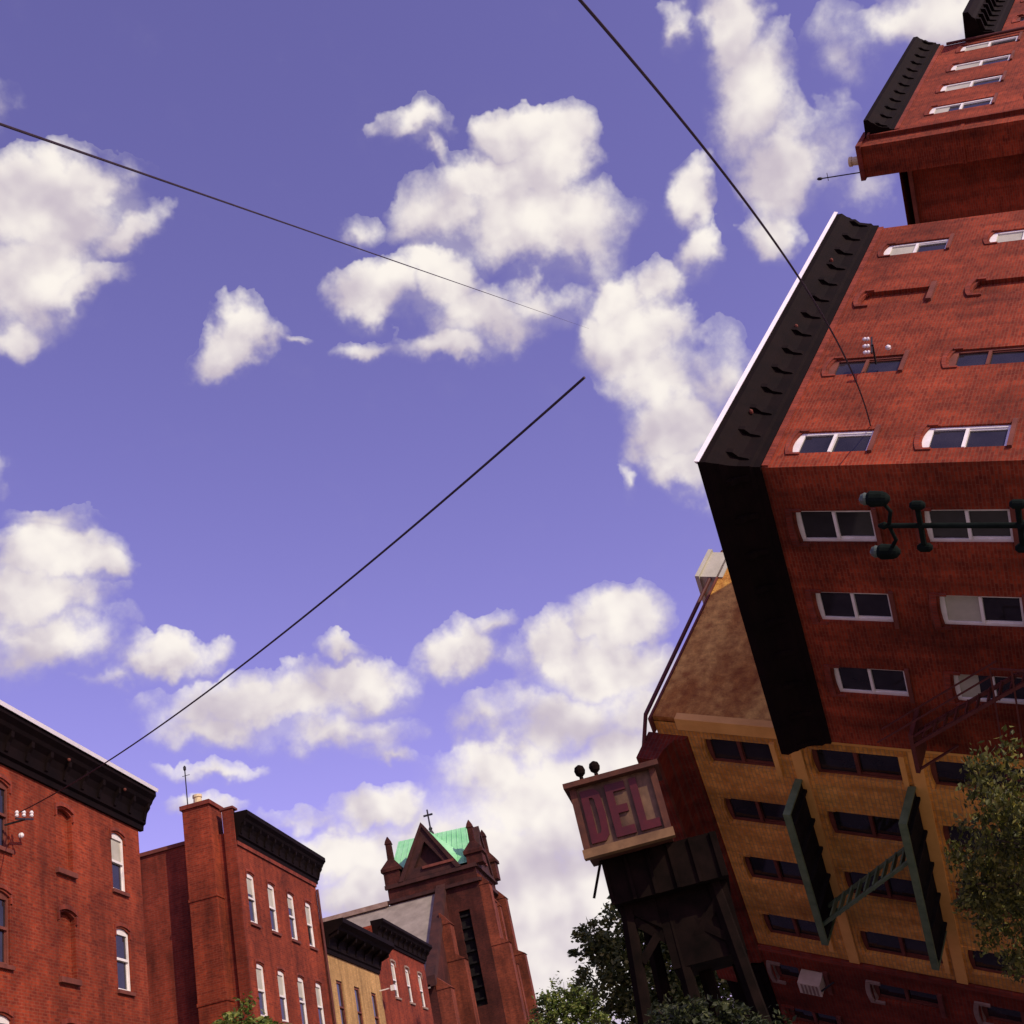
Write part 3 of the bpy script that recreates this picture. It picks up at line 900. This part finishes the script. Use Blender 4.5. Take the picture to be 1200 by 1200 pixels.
# ------------------------------------------------------------------ the tipped block
def tipped_corner():
    t = thing('brick_house', 'big red brick house tipped on its side, one face sunlit, the other shaded', 'house', (25, 14.4, -1.6), TIPPED)
    X0, X1, Y0, Y1, Z0, Z1 = 21.55, 34.2, 14.4, 23.1, -1.6, 9.6
    A, K = on_front(Y0), on_flank(X0)
    rows = (7.13, 4.27, 1.35, -1.4)
    h = 1.78
    wf, bf = [], []
    for z in rows:
        wf += [(32.2, 32.95, z, z + h), (25.55, 26.35, z, z + h), (22.1, 22.98, z, z + h)]
        bf += [(29.15, 29.95, z, z + h)]
    wk = [(y, y + 0.92, z, z + h) for z in rows for y in (15.62, 18.0, 20.4)]
    mb = MB()
    wall_panel(mb, A, X0, X1, Z0, Z1, wf + bf)
    wall_panel(mb, K, Y0, Y1, Z0, Z1, wk)
    body(mb, X0, X1, Y0, Y1, Z0, Z1)
    mb.build('wall', 'red_brick', t)
    for w in wf:
        dark = 25 < w[0] < 27
        window(t, A, *w, frame='sill_stone' if dark else 'white_paint', upper='pale_blind' if (w[0] > 30) else None)
    for b in bf:
        blind_window(t, A, *b)
    for i, w in enumerate(wk):
        window(t, K, *w, depth=0.08, upper='pale_blind' if i in (4, 7, 5, 9) else None, drop=(1.0, 0.6)[i % 2], arch=0.04, thick=0.16, lintel='lintel_brick', hood=0.05)
    mb = MB()
    mb.mbox(A, X0 + 0.02, X1, 9.24, 9.39, -0.002, 0.055)
    mb.build('string_course', 'lintel_brick', t)
    cornice(t, A, X0, X1 + 0.1, 9.4, 10.6, 0.6, mitre0=1, step=0.9)
    cornice(t, K, Y0, Y1, 9.4, 10.6, 0.6, mitre0=1, step=0.9, flash=False)
    for u in (23.4, 27.6, 31.5):
        mb = MB()
        mb.lathe((u, Y0 - 0.34, 10.1), (0, -1, 0), [(0.05, 0), (0.05, 0.06), (0.02, 0.1)], 8)
        mb.build('bolt', 'sill_stone', t)
    mb = MB()
    mb.box(24.0, 25.1, 15.6, 16.6, 9.6, 11.5)
    mb.build('hatch', 'concrete', t)
    return t

tipped_corner()

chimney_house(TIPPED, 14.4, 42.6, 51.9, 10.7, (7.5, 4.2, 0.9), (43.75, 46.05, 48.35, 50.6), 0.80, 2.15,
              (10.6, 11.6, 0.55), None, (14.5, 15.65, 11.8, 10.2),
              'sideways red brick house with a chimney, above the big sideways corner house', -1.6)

def tipped_far():
    t = thing('terrace_house', 'dark corniced house end tipped on its side, in the top right corner', 'house', (56, 14.4, -1.6), TIPPED)
    M = on_front(14.4)
    wins = row_of_windows((53.2, 56.0), 0.85, (6.0, 2.9), 1.9)
    mb = MB()
    wall_panel(mb, M, 51.95, 62, -1.6, 9.0, wins)
    body(mb, 51.95, 62, 14.4, 24, -1.6, 9.0, flank=False)
    mb.build('wall', 'dark_brick', t)
    for w in wins:
        window(t, M, *w, frame='sill_stone', arch=0.04)
    cornice(t, M, 52.0, 62, 8.3, 9.6, 1.1, flash=False)
    return t

tipped_far()

TX = 15.2
def tan_house():
    t = thing('apartment_house', 'tan brick apartment house tipped on its side, with rough stucco end wall', 'house', (18, 20, -1.1), TIPPED_BACK)
    Y0, Y1, Z0, Z1 = 16.16, 23.05, -1.1, 10.2
    K = on_flank(TX)
    cols = ((7.86, 9.26), (5.45, 7.12), (3.3, 4.96), (0.8, 2.4))
    ys = ((16.52, 17.24), (18.22, 18.97), (20.00, 20.80), (21.90, 22.68))
    wins = [(a, b, c, d) for c, d in cols for a, b in ys]
    mb = MB()
    wall_panel(mb, K, Y0, Y1, Z0, Z1, wins, 0.20)
    mb.face([(TX, Y1, Z0), (20.9, Y1, Z0), (20.9, Y1, Z1), (TX, Y1, Z1)])
    mb.face([(20.9, Y0, Z0), (20.9, Y1, Z0), (20.9, Y1, Z1), (20.9, Y0, Z1)])
    mb.face([(TX, Y0, Z1 - .05), (20.9, Y0, Z1 - .05), (20.9, Y1, Z1 - .05), (TX, Y1, Z1 - .05)])
    mb.face([(TX, Y0, Z0), (20.9, Y0, Z0), (20.9, Y1, Z0), (TX, Y1, Z0)])
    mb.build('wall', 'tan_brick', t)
    mb = MB()
    mb.box(TX + 0.02, 20.9, Y0 - 0.12, Y0 - 0.002, Z0, Z1)
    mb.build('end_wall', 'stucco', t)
    mb = MB()
    mb.box(TX - 0.05, TX + 0.12, Y0 - 0.16, Y0 + 0.14, Z0, 9.7)
    mb.build('corner_strip', 'tan_trim', t)
    # coping with a drain pipe along the roof edge of the end wall
    mb = MB()
    mb.box(TX - 0.1, 20.9, Y0 - 0.15, Y0 + 0.25, Z1, Z1 + 0.05)
    mb.build('coping', 'sill_stone', t)
    mb = MB()
    mb.tube([(TX - 0.9, Y0 + 1.1, Z1 + 0.25), (TX + 0.1, Y0 - 0.05, Z1 + 0.2), (20.6, Y0 - 0.1, Z1 + 0.22)], 0.045, 8)
    mb.build('drain_pipe', 'red_iron', t)
    mb = MB()
    mb.box(19.6, 20.5, Y0 - 0.15, Y0 + 0.6, 10.1, 10.72)
    mb.mbox(on_flank(19.6), Y0 - 0.2, Y0 + 0.65, 10.64, 10.74, -0.95, 0.05)
    mb.build('chimney', 'concrete', t)
    for i, w in enumerate(wins):
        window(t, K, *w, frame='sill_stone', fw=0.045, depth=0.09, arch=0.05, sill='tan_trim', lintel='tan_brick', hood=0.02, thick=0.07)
    # raised belts between the storeys
    mb = MB()
    for v in (7.36, 5.14, 2.8):
        mb.mbox(K, Y0 + 0.15, Y1, v - 0.10, v + 0.12, -0.01, 0.05)
    mb.build('belt_course', 'tan_trim', t)
    # dark brick parapet leaning out over the front
    mb = MB()
    profile(mb, K, Y0 + 0.35, Y1 + 0.6, [(-0.02, 9.55), (0.10, 9.6), (0.14, 9.80), (0.40, 9.92), (0.70, 9.98), (0.70, 10.42), (-0.02, 10.42)])
    mb.build('parapet', 'dark_brick', t)
    return t

tan_house()

def tipped_dark_house():
    t = thing('brick_house', 'dark red brick house tipped on its side, below the tan house at the bottom edge', 'house', (18, 24.5, 2.6), TIPPED_BACK)
    Y0, Y1, Z0, Z1 = 23.08, 26.2, 2.6, 10.0
    K = on_flank(TX + 0.02)
    wins = [(y, y + 0.62, c, d) for c, d in ((8.2, 9.4), (5.75, 7.15), (3.3, 4.9)) for y in (23.75, 25.4)]
    mb = MB()
    wall_panel(mb, K, Y0, Y1, Z0, Z1, wins, 0.25)
    body(mb, TX + 0.02, 20.9, Y0, Y1, Z0, Z1, front=False)
    mb.build('wall', 'dark_brick', t)
    for w in wins:
        window(t, K, *w, frame='sill_stone', fw=0.045, depth=0.09, arch=0.05, hood=0.05, lintel='stone_trim' if w[0] < 24 else 'lintel_brick')
    mb = MB()
    mb.mbox(K, Y0 + 0.02, Y0 + 0.17, Z0, Z1, -0.01, 0.06)
    mb.build('string_course', 'lintel_brick', t)
    cornice(t, K, Y0 + 0.7, Y1, 9.6, 10.4, 0.5, flash=False)
    return t

tipped_dark_house()

def ac_unit():
    t = thing('air_conditioner', 'pale box air conditioner in a window of the dark tipped house', 'air conditioner', (TX, 23.95, 8.2), TIPPED_BACK)
    mb = MB()
    K = on_flank(TX)
    mb.mbox(K, 23.78, 24.16, 8.22, 8.72, -0.12, 0.32)
    mb.build('case', 'cream_paint', t)
    mb = MB()
    for i in range(5):
        v = 8.27 + i * 0.085
        mb.mbox(K, 23.81, 24.13, v, v + 0.04, 0.322, 0.335)
    mb.build('grille', 'stone_trim', t)
    mb = MB()
    mb.bar((TX - 0.02, 23.97, 8.0), (TX - 0.30, 23.97, 8.21), 0.03)
    mb.build('bracket', 'black_iron', t)

ac_unit()

# ------------------------------------------------------------------ fire escapes
def tan_fire_escape():
    t = thing('fire_escape', 'green iron fire escape with two landings on the tan tipped house', 'fire escape', (TX, 19.2, 5.3), TIPPED_BACK)
    for z, ya, yb in ((7.45, 17.35, 21.25), (5.30, 17.2, 21.4)):
        mb = MB()
        mb.box(TX - 0.95, TX - 0.90, ya, yb, z - 0.06, z + 0.08)
        mb.box(TX - 0.90, TX - 0.05, ya, ya + 0.05, z - 0.06, z + 0.08)
        mb.box(TX - 0.90, TX - 0.05, yb - 0.05, yb, z - 0.06, z + 0.08)
        ld = mb.build('landing', 'green_iron', t)
        mb = MB()
        n = 22
        for i in range(n):
            x = TX - 0.88 + 0.84 * i / n
            mb.box(x, x + 0.030, ya + 0.05, yb - 0.05, z - 0.03, z + 0.01)
        for k in range(5):
            y = ya + 0.3 + (yb - ya - 0.6) * k / 4
            mb.box(TX - 0.90, TX - 0.03, y - 0.03, y + 0.03, z - 0.10, z - 0.032)
        mb.build('floor_grating', 'floor_iron', ld, t)
    mb = MB()
    for x in (TX - 0.85, TX - 0.40):
        mb.bar((x, 20.7, 7.42), (x, 18.3, 5.35), 0.06)
    for i in range(1, 10):
        k = i / 10
        mb.box(TX - 0.85, TX - 0.40, 20.7 - 2.4 * k - 0.09, 20.7 - 2.4 * k + 0.09, 7.42 - 2.07 * k - 0.015, 7.42 - 2.07 * k + 0.015)
    mb.build('stair', 'green_iron', t)

tan_fire_escape()

def red_fire_escape():
    X = 21.55
    t = thing('fire_escape', 'rusty red iron fire escape on the shaded face of the big tipped corner house', 'fire escape', (X, 20.6, 4), TIPPED)
    z, ya, yb = 4.0, 19.3, 22.8
    mb = MB()
    mb.box(X - 0.95, X - 0.03, ya, yb, z - 0.08, z + 0.02)
    for y in (ya, yb):
        mb.bar((X - 0.93, y, z), (X - 0.93, y, z + 0.95), 0.04)
    for zz in (0.5, 0.95):
        mb.bar((X - 0.93, ya, z + zz), (X - 0.93, yb, z + zz), 0.035)
    mb.build('landing', 'red_iron', t)
    mb = MB()
    for x in (X - 0.9, X - 0.45):
        mb.bar((x, 19.5, 4.05), (x, 22.0, 7.0), 0.08)
        mb.bar((x, 19.5, 4.9), (x, 22.0, 7.85), 0.035)
    for i in range(1, 11):
        k = i / 11
        mb.box(X - 0.9, X - 0.45, 19.5 + 2.5 * k - 0.1, 19.5 + 2.5 * k + 0.1, 4.05 + 2.95 * k - .015, 4.05 + 2.95 * k + 0.015)
    mb.build('stair', 'red_iron', t)
    mb = MB()
    mb.box(X - 0.95, X - 0.03, 21.6, 22.9, 6.95, 7.05)
    ld = mb.build('landing', 'red_iron', t)
    for y in (21.7, 22.8):
        mb = MB()
        mb.bar((X - 0.9, y, 6.95), (X, y, 6.2), 0.05)
        mb.build('bracket', 'red_iron', ld, t)

red_fire_escape()

# ------------------------------------------------------------------ street lamp, tipped with the block
def street_lamp():
    x, y = 16.5, 12.28
    t = thing('street_lamp', 'dark twin-headed street lamp lying sideways before the shaded brick face', 'street lamp', (x, y, -1.6), TIPPED)
    mb = MB()
    mb.lathe((x, y, -1.6), (0, 0, 1), [(0.22, 0), (0.22, 0.5), (0.13, 0.6), (0.10, 1.2), (0.075, 1.25), (0.06, 4.6), (0.085, 4.65), (0.085, 4.75), (0.05, 4.8), (0.045, 6.85), (0.07, 6.9), (0.03, 7.0)], 12)
    mb.build('pole', 'lamp_iron', t)
    mb = MB()
    mb.tube([(x, y - 0.48, 5.25), (x, y - 0.3, 5.15), (x, y, 5.22), (x, y + 0.3, 5.15), (x, y + 0.48, 5.25)], 0.035, 8)
    mb.build('crossarm', 'lamp_iron', t)
    for s in (-1, 1):
        mb = MB()
        mb.lathe((x, y + s * 0.56, 5.12), (0, 0, 1), [(0.04, 0), (0.10, 0.05), (0.13, 0.12), (0.14, 0.32), (0.10, 0.38), (0.05, 0.42)], 14)
        h = mb.build('lamp_head', 'lamp_iron', t)
        mb = MB()
        mb.lathe((x, y + s * 0.56, 5.49), (0, 0, 1), [(0.10, 0), (0.11, 0.05), (0.08, 0.11), (0.02, 0.14)], 14)
        mb.build('globe', 'lamp_glass', h, t)
    for z in (4.70, 3.15):
        mb = MB()
        mb.tube([(x, y - 0.42, z), (x, y + 0.5, z)], 0.05, 8)
        a = mb.build('side_arm', 'lamp_iron', t)
        for s in (-0.42, 0.46):
            mb = MB()
            mb.lathe((x, y + s, z - 0.13), (0, 0, 1), [(0.04, 0), (0.08, 0.05), (0.08, 0.20), (0.04, 0.25)], 12)
            mb.build('fitting', 'lamp_iron', a, t)

street_lamp()

# ------------------------------------------------------------------ the shop sign on its timber stand
def timber_stand():
    t = thing('timber_stand', 'dark timber stand on splayed legs carrying the shop sign', 'stand', (19.2, 0.7, GROUND))
    mb = MB()
    mb.box(18.6, 20.4, -0.55, 1.22, 3.35, 4.02)
    mb.box(18.9, 20.3, -0.50, 0.62, 2.30, 3.35)
    mb.hexa([(18.85, 0.62, 2.9), (20.3, 0.62, 2.9), (20.3, 1.02, 3.2), (18.85, 1.02, 3.2), (18.85, 0.62, 3.35), (20.3, 0.62, 3.35), (20.3, 1.15, 3.35), (18.85, 1.15, 3.35)])
    for i in range(6):
        y = -0.5 + i * 0.34
        mb.box(18.56, 18.6, y, y + 0.05, 3.35, 4.02)
    mb.build('deck', 'old_timber', t)
    for x, y, dx, dy in ((18.9, 1.05, -.05, .55), (20.1, 0.85, .25, 0.25), (19.0, 0.45, 0, 0.05), (20.0, 0.2, .1, -0.1), (18.9, -0.3, -.05, -.35), (20.1, -0.3, .25, -.3)):
        mb = MB()
        mb.tube([(x, y, 3.4), (x + dx * .3, y + dy * .3, 1.6), (x + dx, y + dy, GROUND)], [0.11, 0.12, 0.15], 6)
        mb.build('leg', 'old_timber', t)
    for a, b in (((18.9, 1.05, 2.5), (19.0, 0.45, 3.1)), ((19.0, 0.45, 2.6), (18.9, 1.0, 3.1)), ((19.0, 0.45, 2.4), (18.9, -0.3, 3.1)), ((18.9, -0.35, 2.5), (19.0, 0.4, 3.1)),
                 ((18.9, 1.1, 1.5), (19.0, 0.45, 1.3)), ((19.0, 0.45, 1.3), (18.9, -0.35, 1.5))):
        mb = MB()
        mb.bar(a, b, 0.12)
        mb.build('brace', 'old_timber', t)
    mb = MB()
    mb.bar((18.5, 1.25, 4.0), (18.75, 1.5, 3.55), 0.04)
    mb.build('peg', 'old_timber', t)

timber_stand()

def deli_sign():
    t = thing('shop_sign', 'boxy wooden shop sign reading DEL in red letters, topped by two knobs', 'sign', (18.5, 0.7, 4.02))
    X, Y0, Y1, Z0, Z1 = 18.15, 0.10, 1.40, 4.03, 5.10
    mb = MB()
    mb.box(X + 0.10, X + 0.75, Y0, Y1, Z0, Z1)
    mb.build('box', 'sign_wood', t)
    mb = MB()
    mb.box(X + 0.04, X + 0.10, Y0 + 0.02, Y1 - 0.02, Z0 + 0.02, Z1 - 0.02)
    mb.build('panel', 'sign_face', t)
    for y in (Y1 - 0.07, Y0 - 0.03):
        mb = MB()
        mb.box(X - 0.02, X + 0.09, y, y + 0.10, Z0 + 0.101, Z1 - 0.021)
        mb.build('frame_post', 'sign_wood', t)
    mb = MB()
    mb.box(X - 0.08, X + 0.10, Y0 - 0.05, Y1 + 0.05, Z0 - 0.03, Z0 + 0.10)
    mb.build('ledge', 'ledge_paint', t)
    mb = MB()
    mb.hexa([(X - 0.14, Y0 - 0.1, Z1 - 0.02), (X + 0.85, Y0 - 0.1, Z1 - 0.02), (X + 0.85, Y1 + 0.1, Z1 - 0.02), (X - 0.14, Y1 + 0.1, Z1 - 0.02),
             (X - 0.14, Y0 - 0.1, Z1 + 0.06), (X + 0.85, Y0 - 0.1, Z1 + 0.22), (X + 0.85, Y1 + 0.1, Z1 + 0.22), (X - 0.14, Y1 + 0.1, Z1 + 0.06)])
    mb.build('roof', 'sign_wood', t)
    for y in (1.22, 0.98):
        mb = MB()
        mb.lathe((X + 0.3, y, Z1 + 0.1), (0, 0, 1), [(0.04, 0), (0.03, 0.12), (0.075, 0.16), (0.09, 0.22), (0.07, 0.28), (0.02, 0.31)], 12)
        mb.build('knob', 'old_timber', t)
    # letters read from the street, so they run towards -Y
    zb, zt, w, s = Z0 + 0.17, Z1 - 0.09, 0.31, 0.115
    d0, d1 = X - 0.005, X + 0.045
    def letter(polys):
        mb = MB()
        for a, b, c, d in polys:
            mb.box(d0, d1, min(a, b), max(a, b), c, d)
        return mb
    y = 1.285
    mb = letter([(y, y - s, zb, zt)])
    out = [(-s, zb), (-0.22, zb), (-0.29, zb + 0.08), (-0.31, (zb + zt) / 2), (-0.29, zt - 0.08), (-0.22, zt), (-s, zt)]
    inn = [(-s, zb + .13), (-0.165, zb + .13), (-0.19, zb + .17), (-0.20, (zb + zt) / 2), (-0.19, zt - .17), (-0.165, zt - .13), (-s, zt - .13)]
    for (a, b), (c, d) in zip(zip(out, out[1:]), zip(inn, inn[1:])):
        q = [a, b, d, c]
        mb.hexa([(d0, y + u, v) for u, v in q] + [(d1, y + u, v) for u, v in q])
    mb.build('letter', 'sign_red', t)
    y = 0.90
    zm = (zb + zt) / 2
    letter([(y, y - s, zb, zt), (y - s, y - w, zb, zb + .13), (y - s, y - w * .9, zm - .06, zm + .06), (y - s, y - w, zt - .13, zt)]).build('letter', 'sign_red', t)
    y = 0.515
    letter([(y, y - s, zb, zt), (y - s, y - w, zb, zb + .13)]).build('letter', 'sign_red', t)

deli_sign()

# ------------------------------------------------------------------ wires and their brackets
def wire_path(p, q, sag, down, n=40, far=False):
    p, q = Vector(p), Vector(q)
    pts = []
    for i in range(n + 1):
        k = i / n
        if far:
            k = k ** 3
        pts.append(p.lerp(q, k) + Vector(down) * (4 * sag * k * (1 - k)))
    return pts

def wire(name, label, pts, rad, frame=UPRIGHT):
    b = Vector(pts[-1])
    o = thing(name, label, 'wire', b, frame)
    mb = MB()
    mb.tube(pts, rad, 6)
    base = BASE[o]
    bpy.data.objects.remove(o, do_unlink=True)
    for v in mb.bm.verts:
        v.co -= base
    me = bpy.data.meshes.new(name)
    mb.bm.to_mesh(me)
    mb.bm.free()
    me.materials.append(MAT['wire_rubber'])
    r = bpy.data.objects.new(name, me)
    COL.objects.link(r)
    r.matrix_world = frame @ Matrix.Translation(base)
    r['label'] = label
    r['category'] = 'wire'
    r['group'] = 'overhead wires across the sky'
    return r

def ray(x, y, z, dist):
    return Vector((x, y, z)).normalized() * dist

wire('overhead_wire', 'thin wire falling from the upper left and fading into the middle clouds',
     wire_path(ray(0.5434, 0.3661, 0.7554, 11), ray(0.8043, -0.0437, 0.5926, 260), 0.0, (0, 0, -1), 60, True), 0.0135)
wire('overhead_wire', 'thick sagging wire rising from the left corner house to the middle of the sky',
     wire_path(ray(0.8305, -0.0295, 0.565, 12.5), (27.0, 15.6, 10.62), 0.42, (0, 0, -1)), 0.015)
wire('overhead_wire', 'wire slanting from the top edge down to the sunlit face of the tipped house',
     wire_path(Vector((9.72, 1.35, 4.97)), (23.1, 14.38, 7.28), 0.45, (0, 0, -1)), 0.016, TIPPED)

def wire_bracket(label, frame, a, out):
    t = thing('wire_bracket', label, 'wire bracket', a, frame, 'wire brackets with white insulators')
    a, o = Vector(a), Vector(out)
    mb = MB()
    mb.bar(a, a + o * 0.55, 0.04)
    mb.bar(a + o * 0.5 + Vector((-0.35, 0, -0.05)), a + o * 0.5 + Vector((0.45, 0, 0.12)), 0.04)
    mb.build('arm', 'black_iron', t)
    for dx, dz in ((-0.3, 0.0), (0.02, 0.08), (0.38, 0.16)):
        mb = MB()
        mb.lathe(a + o * 0.5 + Vector((dx, 0, dz)), (0, 0, 1), [(0.03, 0), (0.055, 0.03), (0.035, 0.07), (0.055, 0.11), (0.03, 0.16)], 10)
        mb.build('insulator', 'porcelain', t)
    mb = MB()
    mb.lathe(a + o * 0.25 + Vector((0.2, 0, -0.3)), (0, -1, 0), [(0.03, 0), (0.065, 0.04), (0.065, 0.10), (0.03, 0.13)], 10)
    mb.build('insulator', 'porcelain', t)

wire_bracket('wire bracket with white insulators by the edge window of the left corner house', UPRIGHT, (27.1, 16.0, 10.45), (0, -1, 0))
wire_bracket('wire bracket with white insulators by a dark window of the tipped house', TIPPED, (25.95, 14.4, 7.75), (0, -1, 0))

# ------------------------------------------------------------------ trees
def tree(label, frame, foot, trunk_top, blobs, n, size, leaf, seed, group=None, limb_r=0.12):
    rnd = random.Random(seed)
    t = thing('leafy_tree', label, 'tree', foot, frame, group)
    f, tt = Vector(foot), Vector(trunk_top)
    mb = MB()
    mid = f.lerp(tt, 0.5) + Vector((rnd.uniform(-.1, .1), rnd.uniform(-.1, .1), 0))
    mb.tube([f, mid, tt], [limb_r * 1.6, limb_r * 1.2, limb_r * 0.8], 8)
    for (c, r, *_s) in blobs:
        c = Vector(c)
        mb.tube([tt.lerp(f, 0.12), tt.lerp(c, 0.5) + Vector((0, 0, -0.1 * r)), c], [limb_r * 0.6, limb_r * 0.4, limb_r * 0.12], 6)
        for k in range(3):
            e = c + Vector((rnd.gauss(0, 1), rnd.gauss(0, 1), rnd.gauss(0, 1))).normalized() * r * 0.8
            mb.tube([tt.lerp(c, 0.7), c.lerp(e, 0.5), e], [limb_r * 0.25, limb_r * 0.15, limb_r * 0.05], 5)
    mb.build('trunk', 'bark', t)
    mb = MB()
    tot = sum(r ** 2 for _c, r, *_s in blobs)
    for (c, r, *_s) in blobs:
        c = Vector(c)
        m = int(n * r * r / tot)
        clumps = []
        for k in range(max(6, m // 45)):
            dv = Vector((rnd.gauss(0, 1), rnd.gauss(0, 1), rnd.gauss(0, 1))).normalized()
            clumps.append((c + dv * r * rnd.uniform(0.35, 1.0), r * rnd.uniform(0.14, 0.32)))
        for k in range(m):
            cc, cr = clumps[rnd.randrange(len(clumps))]
            p = cc + Vector((rnd.gauss(0, .6), rnd.gauss(0, .6), rnd.gauss(0, .5))) * cr
            a = Vector((rnd.gauss(0, 1), rnd.gauss(0, 1), rnd.gauss(0, .6))).normalized()
            b = a.orthogonal().normalized()
            b = (b * math.cos(rnd.random() * 6.28) + a.cross(b) * math.sin(rnd.random() * 6.28))
            s = size * rnd.uniform(0.6, 1.3)
            nn = a.cross(b)
            mb.face([p - a * s, p - b * s * 0.5 + nn * s * .15, p + a * s, p + b * s * 0.5 + nn * s * .15])
    mb.build('crown', leaf, t)
    return t

tree('young street tree with bright leaves before the red chimney house', UPRIGHT, (36.0, 13.9, GROUND), (36.0, 13.9, 4.2),
     [((36, 13.9, 5.6), 1.0), ((36, 13.0, 5.2), 0.75), ((36.3, 14.8, 5.1), 0.8), ((35.6, 13.6, 4.6), 0.9)], 5200, 0.085, 'leaf_light', 3, limb_r=0.07)
tree('small pale green distant tree low beside the church', UPRIGHT, (80.0, 10.0, GROUND), (80.0, 10.0, 7.5),
     [((80, 11.0, 9.3), 1.3), ((80.5, 9.8, 9.7), 1.3), ((80, 8.6, 9.3), 1.3), ((79.5, 10.4, 8.0), 1.8), ((80, 8.2, 8.0), 1.7), ((81, 12.0, 7.8), 1.3)], 9000, 0.13, 'leaf_light', 5, limb_r=0.16)
tree('dark bushy tree standing behind the legs of the timber stand', UPRIGHT, (64.4, 2.8, GROUND), (64.4, 2.8, 4.2),
     [((64.4 + dx, y, z), r) for dx, y, z, r in ((0, 5.7, 10.2, 1.3), (0, 5.0, 8.6, 2.1), (.5, 3.4, 9.8, 2.2), (0, 1.4, 10.1, 2.1), (0, -.6, 9.0, 2.1), (-.5, 3.6, 6.4, 2.8), (-.5, .8, 6.4, 2.8), (.5, -2.2, 7.0, 2.4), (.6, 2.0, 4.4, 2.8))],
     26000, 0.17, 'leaf_mid', 9, limb_r=0.2)
tree('olive leafy tree tipped on its side before the tan house', TIPPED, (13.2, 16.8, -1.4), (13.2, 16.4, 1.6),
     [((13.2, 16.0, 3.2), 0.9), ((13.0, 17.0, 3.7), 0.75), ((13.3, 15.0, 3.2), 0.75), ((13.4, 18.0, 3.5), 0.8), ((13.4, 18.9, 3.2), 0.7), ((13.2, 15.6, 2.1), 0.9), ((13.0, 17.6, 2.4), 1.0)],
     15000, 0.058, 'leaf_olive', 11, limb_r=0.06)
tree('near dark shrub-like tree hiding the feet of the timber stand', UPRIGHT, (17.3, 0.7, GROUND), (17.3, 0.7, 0.6),
     [((17.3, 1.15, 1.05), 0.5), ((17.2, 0.7, 1.3), 0.55), ((17.4, 0.1, 1.15), 0.55), ((17.2, 1.0, 0.4), 0.75), ((17.3, 0.2, 0.4), 0.75), ((17.4, -0.4, 0.7), 0.6)],
     14000, 0.05, 'leaf_dark', 15, limb_r=0.05)
